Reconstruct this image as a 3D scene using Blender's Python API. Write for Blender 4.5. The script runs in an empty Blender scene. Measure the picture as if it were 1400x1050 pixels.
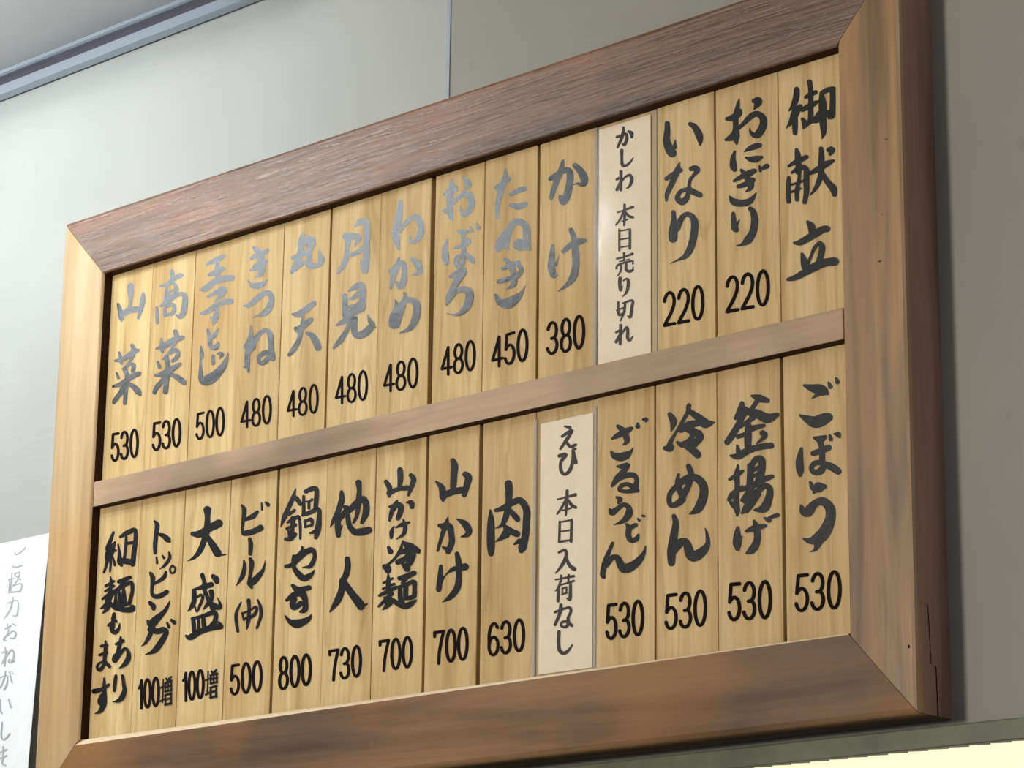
import bpy, bmesh, math, random
from mathutils import Vector, Matrix
random.seed(7)
C = bpy.context.scene.collection
S = bpy.context.scene

# ------------------------------------------------------------------ camera
FPX = 3818.13
CAM = Vector((2.34114, -1.84359, -0.41036))
YAW, PIT, ROL = -0.7511, 0.2668, 0.0123
fw = Vector((math.sin(YAW) * math.cos(PIT), math.cos(YAW) * math.cos(PIT), math.sin(PIT)))
r0 = Vector((math.cos(YAW), -math.sin(YAW), 0))
u0 = r0.cross(fw)
RT = math.cos(ROL) * r0 + math.sin(ROL) * u0
UP = -math.sin(ROL) * r0 + math.cos(ROL) * u0
cam = bpy.data.objects.new('camera', bpy.data.cameras.new('camera'))
C.objects.link(cam)
cam.data.sensor_width = 36.0
cam.data.lens = FPX * 36.0 / 1400.0
cam.data.clip_start = 0.01
M = Matrix((RT, UP, -fw)).transposed().to_4x4()
M.translation = CAM
cam.matrix_world = M
S.camera = cam

# ------------------------------------------------------------------ light and exposure
S.view_settings.view_transform = 'Standard'
S.view_settings.look = 'None'
S.view_settings.gamma = 1.0
S.view_settings.use_curve_mapping = False
S.view_settings.exposure = 0.0
world = bpy.data.worlds.new('world')
S.world = world
world.use_nodes = True
world.node_tree.nodes['Background'].inputs[0].default_value = (0.80, 0.86, 1.0, 1)
world.node_tree.nodes['Background'].inputs[1].default_value = 0.27

def area(name, loc, sx, sy, power, col, rot=(0, 0, 0)):
    d = bpy.data.lights.new(name, 'AREA')
    d.shape = 'RECTANGLE'; d.size = sx; d.size_y = sy; d.energy = power; d.color = col
    o = bpy.data.objects.new(name, d); C.objects.link(o)
    o.location = loc; o.rotation_euler = rot
    return o
TUBE_Z = 0.735
TUBE_Y = (-0.40, -0.62)
TUBE_X0, TUBE_X1 = -0.95, 0.16
rl = area('room_light', (-0.45, -4.55, 0.30), 0.5, 0.5, 94.0, (1.0, 0.94, 0.83))
rl.rotation_euler = (Vector((0.6, 0, 0.2)) - rl.location).to_track_quat('-Z', 'Y').to_euler()

# ------------------------------------------------------------------ helpers
def at(x, y, Y):
    """photo pixel (1400 x 1050) onto the plane y = Y parallel to the wall"""
    d = fw + RT * ((x - 700) / FPX) - UP * ((y - 525) / FPX)
    t = (Y - CAM.y) / d.y
    return CAM + t * d

def link(name, me, mat, parent=None):
    o = bpy.data.objects.new(name, me)
    C.objects.link(o)
    if mat: me.materials.append(mat)
    if parent:
        o.parent = parent
        o.matrix_parent_inverse = parent.matrix_world.inverted()
    return o

def obj(name, bm, mat, parent=None, origin=None, smooth=False):
    me = bpy.data.meshes.new(name)
    if origin is not None:
        bmesh.ops.translate(bm, verts=bm.verts, vec=-Vector(origin))
    bm.to_mesh(me); bm.free()
    if smooth:
        for p in me.polygons: p.use_smooth = True
    o = link(name, me, mat)
    if origin is not None: o.location = origin
    if parent:
        o.parent = parent
        o.matrix_parent_inverse = Matrix.Translation(parent.location).inverted()
    return o

def tag(o, label=None, cat=None, group=None, kind=None):
    if label: o['label'] = label
    if cat: o['category'] = cat
    if group: o['group'] = group
    if kind: o['kind'] = kind
    return o

def empty(name, loc):
    o = bpy.data.objects.new(name, None); C.objects.link(o); o.location = loc
    o.empty_display_size = 0.05
    return o

def box(bm, x0, x1, y0, y1, z0, z1, bev=0.0, seg=2):
    r = bmesh.ops.create_cube(bm, size=1.0)
    for v in r['verts']:
        v.co = Vector(((x0 + x1) / 2 + v.co.x * (x1 - x0), (y0 + y1) / 2 + v.co.y * (y1 - y0), (z0 + z1) / 2 + v.co.z * (z1 - z0)))
    if bev:
        es = list({e for v in r['verts'] for e in v.link_edges})
        bmesh.ops.bevel(bm, geom=es, offset=bev, segments=seg, affect='EDGES', profile=0.5)

def prism_x(bm, prof, x0, x1, m0=0.0, m1=0.0):
    """extrude a (y, z) outline along x"""
    a = [bm.verts.new((x0, y, z)) for y, z in prof]
    b = [bm.verts.new((x1, y, z)) for y, z in prof]
    n = len(prof)
    for i in range(n):
        j = (i + 1) % n
        bm.faces.new((a[i], a[j], b[j], b[i]))
    bm.faces.new(list(reversed(a))); bm.faces.new(b)
    bmesh.ops.recalc_face_normals(bm, faces=bm.faces)

# ------------------------------------------------------------------ materials
class NT:
    def __init__(s, name):
        s.m = bpy.data.materials.new(name); s.m.use_nodes = True
        s.t = s.m.node_tree; s.b = s.t.nodes['Principled BSDF']
    def n(s, typ, **kw):
        nd = s.t.nodes.new(typ)
        for k, v in kw.items():
            if k in nd.inputs.keys() if isinstance(k, str) else False: nd.inputs[k].default_value = v
            else: setattr(nd, k, v)
        return nd
    def l(s, a, b): s.t.links.new(a, b)
    def ramp(s, fac, stops):
        r = s.t.nodes.new('ShaderNodeValToRGB'); e = r.color_ramp.elements
        e[0].position, e[0].color = stops[0][0], (*stops[0][1], 1)
        e[1].position, e[1].color = stops[-1][0], (*stops[-1][1], 1)
        for p, c in stops[1:-1]:
            x = e.new(p); x.color = (*c, 1)
        s.l(fac, r.inputs[0]); return r
    def noise(s, vec, scale, detail=4, rough=0.55, dist=0.0):
        n = s.t.nodes.new('ShaderNodeTexNoise')
        n.inputs['Scale'].default_value = scale; n.inputs['Detail'].default_value = detail
        n.inputs['Roughness'].default_value = rough; n.inputs['Distortion'].default_value = dist
        s.l(vec, n.inputs['Vector']); return n
    def coords(s, scale, rnd=True):
        tc = s.t.nodes.new('ShaderNodeTexCoord'); src = tc.outputs['Object']
        if rnd:
            oi = s.t.nodes.new('ShaderNodeObjectInfo'); mu = s.t.nodes.new('ShaderNodeMath')
            mu.operation = 'MULTIPLY'; mu.inputs[1].default_value = 37.0
            s.l(oi.outputs['Random'], mu.inputs[0])
            va = s.t.nodes.new('ShaderNodeVectorMath'); va.operation = 'ADD'
            s.l(src, va.inputs[0]); s.l(mu.outputs[0], va.inputs[1]); src = va.outputs[0]
        mp = s.t.nodes.new('ShaderNodeMapping'); mp.inputs['Scale'].default_value = scale
        s.l(src, mp.inputs['Vector']); return mp.outputs[0]
    def mix(s, fac, a, b, blend='MIX'):
        m = s.t.nodes.new('ShaderNodeMix'); m.data_type = 'RGBA'; m.blend_type = blend
        if isinstance(fac, float): m.inputs[0].default_value = fac
        else: s.l(fac, m.inputs[0])
        for k, v in ((6, a), (7, b)):
            if isinstance(v, tuple): m.inputs[k].default_value = (*v, 1)
            else: s.l(v, m.inputs[k])
        return m.outputs[2]
    def bump(s, h, strength, dist=0.001):
        b = s.t.nodes.new('ShaderNodeBump'); b.inputs['Strength'].default_value = strength
        b.inputs['Distance'].default_value = dist
        s.l(h, b.inputs['Height']); s.l(b.outputs[0], s.b.inputs['Normal']); return b

def flat(name, col, rough=0.6, spec=0.5, metal=0.0):
    k = NT(name); k.b.inputs['Base Color'].default_value = (*col, 1)
    k.b.inputs['Roughness'].default_value = rough; k.b.inputs['Specular IOR Level'].default_value = spec
    k.b.inputs['Metallic'].default_value = metal
    return k.m

def wood(name, dark, mid, light, axis, rough=(0.35, 0.6), streak=0.35, bump=0.3, patch=None, rings=1.0, fine=1.0, spec=0.5, knots=0.0, cr=14.0, br=0.0):
    """axis 'x' or 'z' = grain direction"""
    k = NT(name)
    long_, cross = 1.0, cr
    sc = (long_, cross, cross) if axis == 'x' else (cross, cross, long_)
    v = k.coords(sc)
    n1 = k.noise(v, 2.2 * rings, 3, 0.5, 0.7)
    n2 = k.noise(v, 14 * fine, 5, 0.65, 0.3)
    n3 = k.noise(k.coords((3, 3, 3)), 1.6, 2, 0.5, 0.2)
    r1 = k.ramp(n1.outputs['Fac'], [(0.3, dark), (0.5, mid), (0.72, light)])
    r2 = k.ramp(n2.outputs['Fac'], [(0.35, (0.72, 0.68, 0.62)), (0.6, (1, 1, 1))])
    c = k.mix(streak, r1.outputs[0], r2.outputs[0], 'MULTIPLY')
    if patch:
        r3 = k.ramp(n3.outputs['Fac'], [(0.5, (0, 0, 0)), (0.68, (1, 1, 1))])
        c = k.mix(r3.outputs[0], c, k.mix(0.55, c, patch))
    if knots:
        vo = k.t.nodes.new('ShaderNodeTexVoronoi'); vo.inputs['Scale'].default_value = 1.0
        k.l(k.coords((9, 9, 2.5) if axis == 'z' else (2.5, 9, 9)), vo.inputs['Vector'])
        r4 = k.ramp(vo.outputs['Distance'], [(0.02, (1, 1, 1)), (0.07, (0, 0, 0))])
        mm = k.t.nodes.new('ShaderNodeMath'); mm.operation = 'MULTIPLY'; mm.inputs[1].default_value = knots
        k.l(r4.outputs[0], mm.inputs[0])
        c = k.mix(mm.outputs[0], c, dark)
    if br:
        oi = k.t.nodes.new('ShaderNodeObjectInfo')
        r5 = k.ramp(oi.outputs['Random'], [(0.0, (1 - br, 1 - br * 1.15, 1 - br * 1.5)), (1.0, (1, 1, 1))])
        c = k.mix(1.0, c, r5.outputs[0], 'MULTIPLY')
        n4 = k.noise(k.coords((26, 26, 2.2)), 1.0, 2, 0.5, 1.2)
        wv = k.t.nodes.new('ShaderNodeMath'); wv.operation = 'MULTIPLY'; wv.inputs[1].default_value = 26.0; k.l(n4.outputs['Fac'], wv.inputs[0])
        sn = k.t.nodes.new('ShaderNodeMath'); sn.operation = 'SINE'; k.l(wv.outputs[0], sn.inputs[0])
        r6 = k.ramp(sn.outputs[0], [(0.55, (1, 1, 1)), (0.98, (0.86, 0.80, 0.72))])
        c = k.mix(0.75, c, r6.outputs[0], 'MULTIPLY')
    k.l(c, k.b.inputs['Base Color'])
    rr = k.t.nodes.new('ShaderNodeMapRange'); rr.inputs['From Min'].default_value = 0.3; rr.inputs['From Max'].default_value = 0.7
    rr.inputs['To Min'].default_value, rr.inputs['To Max'].default_value = rough
    k.l(n2.outputs['Fac'], rr.inputs['Value']); k.l(rr.outputs[0], k.b.inputs['Roughness'])
    k.b.inputs['Specular IOR Level'].default_value = spec
    k.bump(n2.outputs['Fac'], bump, 0.0012)
    return k.m

def srgb(r, g, b):
    f = lambda c: (c / 255 / 12.92) if c / 255 <= 0.04045 else ((c / 255 + 0.055) / 1.055) ** 2.4
    return (f(r), f(g), f(b))

M_PLAQUE = wood('plaque_wood', srgb(206, 172, 118), srgb(226, 196, 142), srgb(238, 212, 160), 'z', (0.55, 0.75), 0.5, 0.12, srgb(204, 164, 108), rings=1.2, spec=0.25, knots=0.35, br=0.1)
M_RAIL_TOP = wood('top_rail_wood', srgb(84, 56, 36), srgb(118, 82, 52), srgb(150, 106, 68), 'x', (0.14, 0.55), 0.85, 1.0, srgb(156, 100, 58), rings=0.8, cr=22.0, spec=0.9)
M_RAIL_BOT = wood('bottom_rail_wood', srgb(88, 64, 46), srgb(124, 94, 68), srgb(158, 120, 80), 'x', (0.4, 0.65), 0.5, 0.4, srgb(170, 122, 66), rings=0.8, spec=0.3)
M_RAIL_MID = wood('middle_rail_wood', srgb(164, 136, 106), srgb(192, 162, 130), srgb(204, 176, 142), 'x', (0.4, 0.65), 0.4, 0.3, srgb(120, 96, 80), spec=0.3)
M_STILE_L = wood('left_stile_wood', srgb(172, 138, 92), srgb(198, 164, 118), srgb(212, 182, 138), 'z', (0.45, 0.6), 0.4, 0.3, srgb(204, 152, 88))
M_STILE_R = wood('right_stile_wood', srgb(122, 92, 62), srgb(156, 122, 84), srgb(184, 142, 90), 'z', (0.35, 0.6), 0.5, 0.4, srgb(160, 124, 70), rings=1.4, knots=0.5)
M_BACK = flat('dark_backing_wood', srgb(58, 30, 16), 0.7, 0.2)
M_INNER = flat('stain_and_shade_inner', srgb(56, 32, 19), 0.7, 0.15)  # dark stain together with the shade of inner faces, both in this colour
M_EDGE = wood('highlight_inner_edge', srgb(214, 184, 144), srgb(234, 208, 170), srgb(244, 224, 190), 'x', (0.3, 0.5), 0.2, 0.1)  # highlight along the bottom rail's chamfer, put into a pale wood colour
M_SIDE = wood('right_side_face', srgb(150, 114, 98), srgb(174, 134, 118), srgb(190, 148, 128), 'z', (0.4, 0.6), 0.4, 0.3)
M_WORN_LIT = wood('worn_lit_outer_edge', srgb(150, 118, 90), srgb(176, 144, 112), srgb(200, 166, 128), 'z', (0.3, 0.5), 0.4, 0.3)  # rounded worn edge, its highlight line put into the paler colour
M_GOLD = flat('bare_wood_edge', srgb(206, 160, 90), 0.6, 0.3)
M_CRACK = flat('crack_dark', srgb(40, 22, 14), 0.9, 0.0)

def ink_mat():
    k = NT('brush_ink')
    k.b.inputs['Base Color'].default_value = (*srgb(15, 16, 19), 1)
    v = k.coords((1, 1, 1))
    n = k.noise(v, 90, 3, 0.6)
    k.b.inputs['Roughness'].default_value = 0.27
    k.b.inputs['Specular IOR Level'].default_value = 0.62
    k.bump(n.outputs['Fac'], 0.35, 0.0012)
    return k.m
M_INK = ink_mat()
M_PRICE = flat('price_vinyl', srgb(22, 16, 14), 0.85, 0.12)
M_PRINT = flat('printed_text', srgb(52, 44, 44), 0.6, 0.3)
M_GREY = flat('pale_grey_print', srgb(176, 180, 184), 0.7, 0.2)

def paper(name, col):
    k = NT(name); n = k.noise(k.coords((1, 1, 1)), 60, 3, 0.6)
    c = k.ramp(n.outputs['Fac'], [(0.3, tuple(a * 0.93 for a in col)), (0.7, col)])
    k.l(c.outputs[0], k.b.inputs['Base Color']); k.b.inputs['Roughness'].default_value = 0.7
    k.b.inputs['Specular IOR Level'].default_value = 0.3
    return k.m
M_PAPER = paper('cream_paper', srgb(250, 234, 204))
M_WHITE = paper('white_paper', srgb(244, 249, 252))

def sleeve_mat():
    m = bpy.data.materials.new('clear_sleeve_plastic'); m.use_nodes = True; t = m.node_tree
    t.nodes.clear(); out = t.nodes.new('ShaderNodeOutputMaterial')
    tr = t.nodes.new('ShaderNodeBsdfTransparent'); tr.inputs[0].default_value = (1.0, 1.0, 1.0, 1)
    df = t.nodes.new('ShaderNodeBsdfDiffuse'); df.inputs[0].default_value = (*srgb(214, 208, 196), 1)
    gl = t.nodes.new('ShaderNodeBsdfGlossy'); gl.inputs['Roughness'].default_value = 0.16
    a = t.nodes.new('ShaderNodeMixShader'); a.inputs[0].default_value = 0.01
    t.links.new(tr.outputs[0], a.inputs[1]); t.links.new(df.outputs[0], a.inputs[2])
    b = t.nodes.new('ShaderNodeMixShader'); fr = t.nodes.new('ShaderNodeMath'); fr.operation = 'MULTIPLY_ADD'; lw = t.nodes.new('ShaderNodeLayerWeight'); lw.inputs[0].default_value = 0.2; t.links.new(lw.outputs['Facing'], fr.inputs[0]); fr.inputs[1].default_value = 0.10; fr.inputs[2].default_value = 0.02
    t.links.new(fr.outputs[0], b.inputs[0]); t.links.new(a.outputs[0], b.inputs[1]); t.links.new(gl.outputs[0], b.inputs[2])
    t.links.new(b.outputs[0], out.inputs[0])
    return m
M_SLEEVE = sleeve_mat()

def rim_mat():
    k = NT('sleeve_rim_plastic')
    k.b.inputs['Base Color'].default_value = (*srgb(206, 198, 184), 1)
    k.b.inputs['Roughness'].default_value = 0.18
    k.b.inputs['Alpha'].default_value = 0.55
    return k.m
M_RIM = rim_mat()

def wall_mat(name='wall_paint', a=(168, 170, 166), b=(176, 178, 173), spot=(156, 154, 148)):
    k = NT(name); v = k.coords((1.2, 1, 9), False)
    n = k.noise(v, 7, 5, 0.6, 0.4); n2 = k.noise(k.coords((1, 1, 1), False), 3, 3, 0.6)
    c = k.ramp(n2.outputs['Fac'], [(0.3, srgb(*a)), (0.7, srgb(*b))])
    sp = k.noise(k.coords((1, 1, 0.7), False), 34, 2, 0.5)
    rs = k.ramp(sp.outputs['Fac'], [(0.2, (0.35, 0.35, 0.35)), (0.27, (0, 0, 0))])
    cc = k.mix(rs.outputs[0], c.outputs[0], srgb(*spot))
    k.l(cc, k.b.inputs['Base Color'])
    k.b.inputs['Roughness'].default_value = 0.55; k.b.inputs['Specular IOR Level'].default_value = 0.35
    k.bump(n.outputs['Fac'], 0.25, 0.002)
    return k.m
M_WALL = wall_mat()
M_WALL_R = wall_mat('wall_paint_shaded_panel', (148, 146, 138), (160, 157, 148), (128, 126, 120))  # shade over the right panel is put into this darker grey

def ceil_mat():
    k = NT('ceiling_paint'); n = k.noise(k.coords((1, 1, 1), False), 5, 4, 0.6, 0.3)
    c = k.ramp(n.outputs['Fac'], [(0.3, srgb(206, 207, 208)), (0.7, srgb(214, 215, 217))])
    k.l(c.outputs[0], k.b.inputs['Base Color']); k.b.inputs['Roughness'].default_value = 0.6
    k.bump(n.outputs['Fac'], 0.2, 0.003)
    return k.m
M_CEIL = ceil_mat()
M_TRIM = flat('trim_plastic', srgb(158, 168, 178), 0.35, 0.4)
M_TRIMD = flat('trim_groove', srgb(86, 82, 92), 0.6, 0.2)
M_FLOOR = flat('floor_tile', srgb(120, 108, 96), 0.6)
def emis(name, col, st):
    k = NT(name); k.b.inputs['Base Color'].default_value = (*col, 1)
    k.b.inputs['Emission Color'].default_value = (*col, 1); k.b.inputs['Emission Strength'].default_value = st
    return k.m
M_TUBE = emis('tube_glow', (0.93, 0.985, 1.0), 33.0)
M_DIFF = emis('panel_glow', (0.98, 0.95, 0.60), 1.0)  # glow added for the bright area below the board
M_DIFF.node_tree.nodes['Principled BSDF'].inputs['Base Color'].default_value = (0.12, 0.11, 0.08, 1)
def housing_mat():
    k = NT('panel_rim_metal'); n = k.noise(k.coords((1, 1, 1), False), 18, 4, 0.6)
    c = k.ramp(n.outputs['Fac'], [(0.3, srgb(78, 82, 58)), (0.7, srgb(106, 106, 80))])
    k.l(c.outputs[0], k.b.inputs['Base Color']); k.b.inputs['Roughness'].default_value = 0.45
    return k.m
M_HOUS = housing_mat()

# ------------------------------------------------------------------ the setting
WY = 0.048                                   # the wall's face
CZ = 0.833                                   # the ceiling
bm = bmesh.new(); box(bm, -3.0, 0.4787, WY, WY + 0.02, -2.2, CZ)
wl = obj('wall_back', bm, M_WALL); tag(wl, kind='structure')
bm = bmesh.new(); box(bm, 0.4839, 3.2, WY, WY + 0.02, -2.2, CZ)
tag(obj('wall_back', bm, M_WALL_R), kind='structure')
bm = bmesh.new(); box(bm, -3.0, 3.2, -5.0, WY + 0.02, CZ, CZ + 0.02)
tag(obj('ceiling', bm, M_CEIL), kind='structure')
bm = bmesh.new(); box(bm, -3.0, 3.2, -5.0, WY + 0.02, -2.22, -2.2)
tag(obj('floor', bm, M_FLOOR), kind='structure')
# cornice trim: band, groove and lip
bm = bmesh.new()
prism_x(bm, [(WY, 0.8025), (WY - 0.004, 0.8005), (WY - 0.008, 0.802), (WY - 0.012, 0.8035), (WY - 0.012, 0.8155), (WY, 0.8155)], -3.0, 3.2)
prism_x(bm, [(WY, 0.8265), (WY - 0.013, 0.8265), (WY - 0.016, 0.828), (WY - 0.016, 0.8325), (WY, 0.8328)], -3.0, 3.2)
ct = obj('trim_1', bm, M_TRIM); tag(ct, kind='structure')
bm = bmesh.new(); box(bm, -3.0, 3.2, WY - 0.006, WY, 0.8155, 0.8265)
obj('groove', bm, M_TRIMD, ct)
# joint strip between the two wall panels
bm = bmesh.new()
box(bm, 0.4787, 0.4839, WY - 0.0012, WY + 0.006, -2.2, 0.800, 0.0004)
tag(obj('trim_2', bm, M_TRIM), kind='structure')

# ------------------------------------------------------------------ ceiling lamp (left of and above the board)
lamp = empty('ceiling_lamp', ((TUBE_X0 + TUBE_X1) / 2, -0.45, CZ))
tag(lamp, 'white twin tube ceiling lamp in front of the wall, above the board', 'lamp')
bm = bmesh.new(); box(bm, TUBE_X0 - 0.02, TUBE_X1 + 0.02, -0.64, -0.36, 0.79, CZ, 0.006)
obj('housing', bm, M_TRIM, lamp)
for ty, TUBE_Z in zip(TUBE_Y, (0.752, 0.716)):
    bm = bmesh.new()
    bmesh.ops.create_cone(bm, cap_ends=True, segments=20, radius1=0.012, radius2=0.012, depth=TUBE_X1 - TUBE_X0,
                          matrix=Matrix.Translation(((TUBE_X0 + TUBE_X1) / 2, ty, TUBE_Z)) @ Matrix.Rotation(math.pi / 2, 4, 'Y'))
    obj('tube', bm, M_TUBE, lamp, smooth=False)
    for sx in (TUBE_X0, TUBE_X1):
        bm = bmesh.new(); box(bm, sx - 0.012, sx + 0.012, ty - 0.016, ty + 0.016, TUBE_Z - 0.016, 0.79, 0.003)
        obj('lamp_holder', bm, M_TRIM, lamp)

# ------------------------------------------------------------------ added glowing panel, standing in for the bright area below
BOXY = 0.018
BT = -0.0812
sb = empty('glow_panel', (0.9, WY, -0.2))
tag(sb, 'glowing pale yellow panel standing in for the bright area below the menu board', 'glowing panel')
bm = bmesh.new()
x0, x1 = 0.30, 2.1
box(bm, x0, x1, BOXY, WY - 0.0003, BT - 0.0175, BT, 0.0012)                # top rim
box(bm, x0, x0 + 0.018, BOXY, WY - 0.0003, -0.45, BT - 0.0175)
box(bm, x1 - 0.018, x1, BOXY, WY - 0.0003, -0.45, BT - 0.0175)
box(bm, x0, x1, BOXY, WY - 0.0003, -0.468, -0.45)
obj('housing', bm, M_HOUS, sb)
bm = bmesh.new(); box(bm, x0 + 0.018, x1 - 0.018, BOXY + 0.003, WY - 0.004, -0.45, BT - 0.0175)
obj('glow_face', bm, M_DIFF, sb)
bm = bmesh.new()                                                     # serrated lower lip of the rim
nn = 90
for i in range(nn):
    a = x0 + 0.018 + i * (x1 - x0 - 0.036) / nn; b = a + (x1 - x0 - 0.036) / nn
    prism = [bm.verts.new((px, py, pz)) for py in (BOXY, BOXY + 0.0012) for px, pz in ((a, BT - 0.0172), (b, BT - 0.0172), (b, BT - 0.0190), (a, BT - 0.0180))]
    f = prism
    for q in ((0, 1, 2, 3), (7, 6, 5, 4), (0, 4, 5, 1), (1, 5, 6, 2), (2, 6, 7, 3), (3, 7, 4, 0)):
        bm.faces.new([f[k] for k in q])
bmesh.ops.recalc_face_normals(bm, faces=bm.faces)
obj('serrated_lip', bm, M_HOUS, sb)

# ------------------------------------------------------------------ menu board frame
W, H = 1.0, 0.5158
RW = 0.0735           # top rail and left stile
RR = 0.067            # right stile
RB = 0.072            # bottom rail
frame = empty('menu_board', (0.5, WY, 0.0))
tag(frame, 'large brown wooden framed menu board with two rows of plaques on the pale wall', 'menu board')

def member(name, inner0, inner1, outer0, outer1, mat, origin, CH0, CH1):
    """mitred frame member: inner edge, outer edge given as (x, z) ends; chamfered inside, rounded outside"""
    i0, i1, o0, o1 = [Vector((p[0], 0, p[1])) for p in (inner0, inner1, outer0, outer1)]
    bm = bmesh.new()
    wid = 0.5 * ((o0 - i0).length + (o1 - i1).length) / math.sqrt(2)
    def ring(I, O, CH):
        # profile across (t from inner 0 to outer 1) and depth y
        prof = [(0.0, WY), (0.0, CH), (CH / wid * 0.5, CH * 0.35), (CH / wid, 0.0), (0.5, -0.0006), (1 - 0.004 / wid, 0.0), (1 - 0.0012 / wid, 0.0012), (1.0, 0.004), (1.0, WY)]
        return [bm.verts.new(I.lerp(O, t) + Vector((0, y, 0))) for t, y in prof]
    n = 24
    rings = []
    for k in range(n + 1):
        t = k / n
        rings.append(ring(i0.lerp(i1, t), o0.lerp(o1, t), CH0 + (CH1 - CH0) * min(1.0, t * 1.15)))
    for a, b in zip(rings[:-1], rings[1:]):
        for j in range(len(a)):
            jj = (j + 1) % len(a)
            bm.faces.new((a[j], a[jj], b[jj], b[j]))
    bm.faces.new(rings[0]); bm.faces.new(list(reversed(rings[-1])))
    bmesh.ops.recalc_face_normals(bm, faces=bm.faces)
    o = obj(name, bm, mat, frame, origin)
    for mm in (M_INNER, M_EDGE, M_SIDE, M_WORN_LIT): o.data.materials.append(mm)
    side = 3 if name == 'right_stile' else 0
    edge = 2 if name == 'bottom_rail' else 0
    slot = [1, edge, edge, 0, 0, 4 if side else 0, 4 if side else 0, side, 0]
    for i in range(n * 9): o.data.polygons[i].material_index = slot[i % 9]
    return o
g = 0.00035
member('top_rail', (g, H), (W - g, H), (-RW + g, H + RW), (W + RR - g, H + RW), M_RAIL_TOP, (0.5, 0, H), 0.0016, 0.0016)
member('bottom_rail', (g, 0), (W - g, 0), (-RW + g, -RB), (W + RR - g, -RB), M_RAIL_BOT, (0.5, 0, 0), 0.0062, 0.0016)  # chamfer narrows to the right, where its painted highlight fades
member('left_stile', (0, g), (0, H - g), (-RW, -RB + g), (-RW, H + RW - g), M_STILE_L, (0, 0, 0.2), 0.0025, 0.0025)
member('right_stile', (W, g), (W, H - g), (W + RR, -RB + g), (W + RR, H + RW - g), M_STILE_R, (W, 0, 0.2), 0.004, 0.004)
MZ0, MZ1 = 0.2515, 0.2795
bm = bmesh.new(); box(bm, 0.0002, W - 0.0002, 0.0025, 0.0225, MZ0, MZ1, 0.0008)
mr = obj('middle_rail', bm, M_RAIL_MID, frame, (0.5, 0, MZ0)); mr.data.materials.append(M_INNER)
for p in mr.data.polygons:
    if p.normal.z < -0.9: p.material_index = 1  # underside shade put into the darker colour
bm = bmesh.new(); box(bm, -0.001, W + 0.001, 0.0225, 0.03, -0.001, H + 0.001)
obj('backboard', bm, M_BACK, frame)
# split and chipped corner, bottom right edge of the frame
def groove(pts, wid, Y):
    bm = bmesh.new()
    for (x, z), (x2, z2) in zip(pts[:-1], pts[1:]):
        d = Vector((x2 - x, 0, z2 - z)); nn_ = Vector((-d.z, 0, d.x)).normalized() * wid / 2
        q = [bm.verts.new(Vector((p[0], Y, p[1])) + s * nn_) for p, s in (((x, z), 1), ((x2, z2), 1), ((x2, z2), -1), ((x, z), -1))]
        bm.faces.new(q)
    return bm
bm = bmesh.new()
def side_quad(y0, z0, y1, z1, w):
    X = W + RR + 0.00015
    q = [bm.verts.new((X, y, z)) for y, z in ((y0, z0), (y1, z1), (y1 + w, z1), (y0 + w, z0))]
    bm.faces.new(q)
side_quad(0.0050, 0.020, 0.0165, 0.0175, 0.0008)
side_quad(0.0175, 0.0180, 0.0200, -0.030, 0.0011)
side_quad(0.0200, -0.030, 0.0265, -0.031, 0.001)
side_quad(0.0265, -0.031, 0.0275, -0.0715, 0.0014)
obj('split_crack', bm, M_CRACK, frame)
bm = bmesh.new()
zs = [0.022, 0.010, -0.002, -0.016, -0.030, -0.044, -0.058, -0.069]
ws = [0.0008, 0.0030, 0.0022, 0.0036, 0.0024, 0.0040, 0.0030, 0.0046]
va = [bm.verts.new((W + RR + 0.0001, 0.0042, z)) for z in zs]
vb = [bm.verts.new((W + RR + 0.0001, 0.0042 + w_, z)) for z, w_ in zip(zs, ws)]
for i in range(len(zs) - 1): bm.faces.new((va[i], vb[i], vb[i + 1], va[i + 1]))
obj('chipped_edge', bm, M_GOLD, frame)
for cx, cz, w_, h_ in ((1.0605, -0.018, 0.0016, 0.003), (1.041, 0.311, 0.004, 0.0009), (1.051, 0.4175, 0.0035, 0.0008), (1.0445, 0.352, 0.0011, 0.0011)):
    bm = bmesh.new()
    v = [bm.verts.new((cx + w_ * 0.5 * math.cos(t * math.pi / 4), -0.0007, cz + h_ * 0.5 * math.sin(t * math.pi / 4))) for t in range(8)]
    bm.faces.new(v)
    bm.normal_update()
    obj('dent', bm, M_CRACK, frame)

# ------------------------------------------------------------------ brush strokes traced on the plaques' own plane
def parse(txt):
    R = {}; cur = None
    for ln in txt.strip().splitlines():
        ln = ln.strip()
        if ln[0] == '@':
            i, x, y, s = ln[1:].split(); cur = (float(x), float(y), float(s)); R.setdefault(i, {'s': [], 'p': []}); idn = i
        elif ln[0] == '#':
            cur = tuple(map(float, ln[1:].split()))
        elif ',' not in ln and len(ln.split()) == 9:
            R[idn]['p'].append([cur, ln.split()])
        else:
            R[idn]['s'].append([(cur[0] + a / cur[2], cur[1] + b / cur[2], w / cur[2]) for a, b, w in ([float(q) for q in t.split()] for t in ln.split(','))])
    return R

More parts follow.
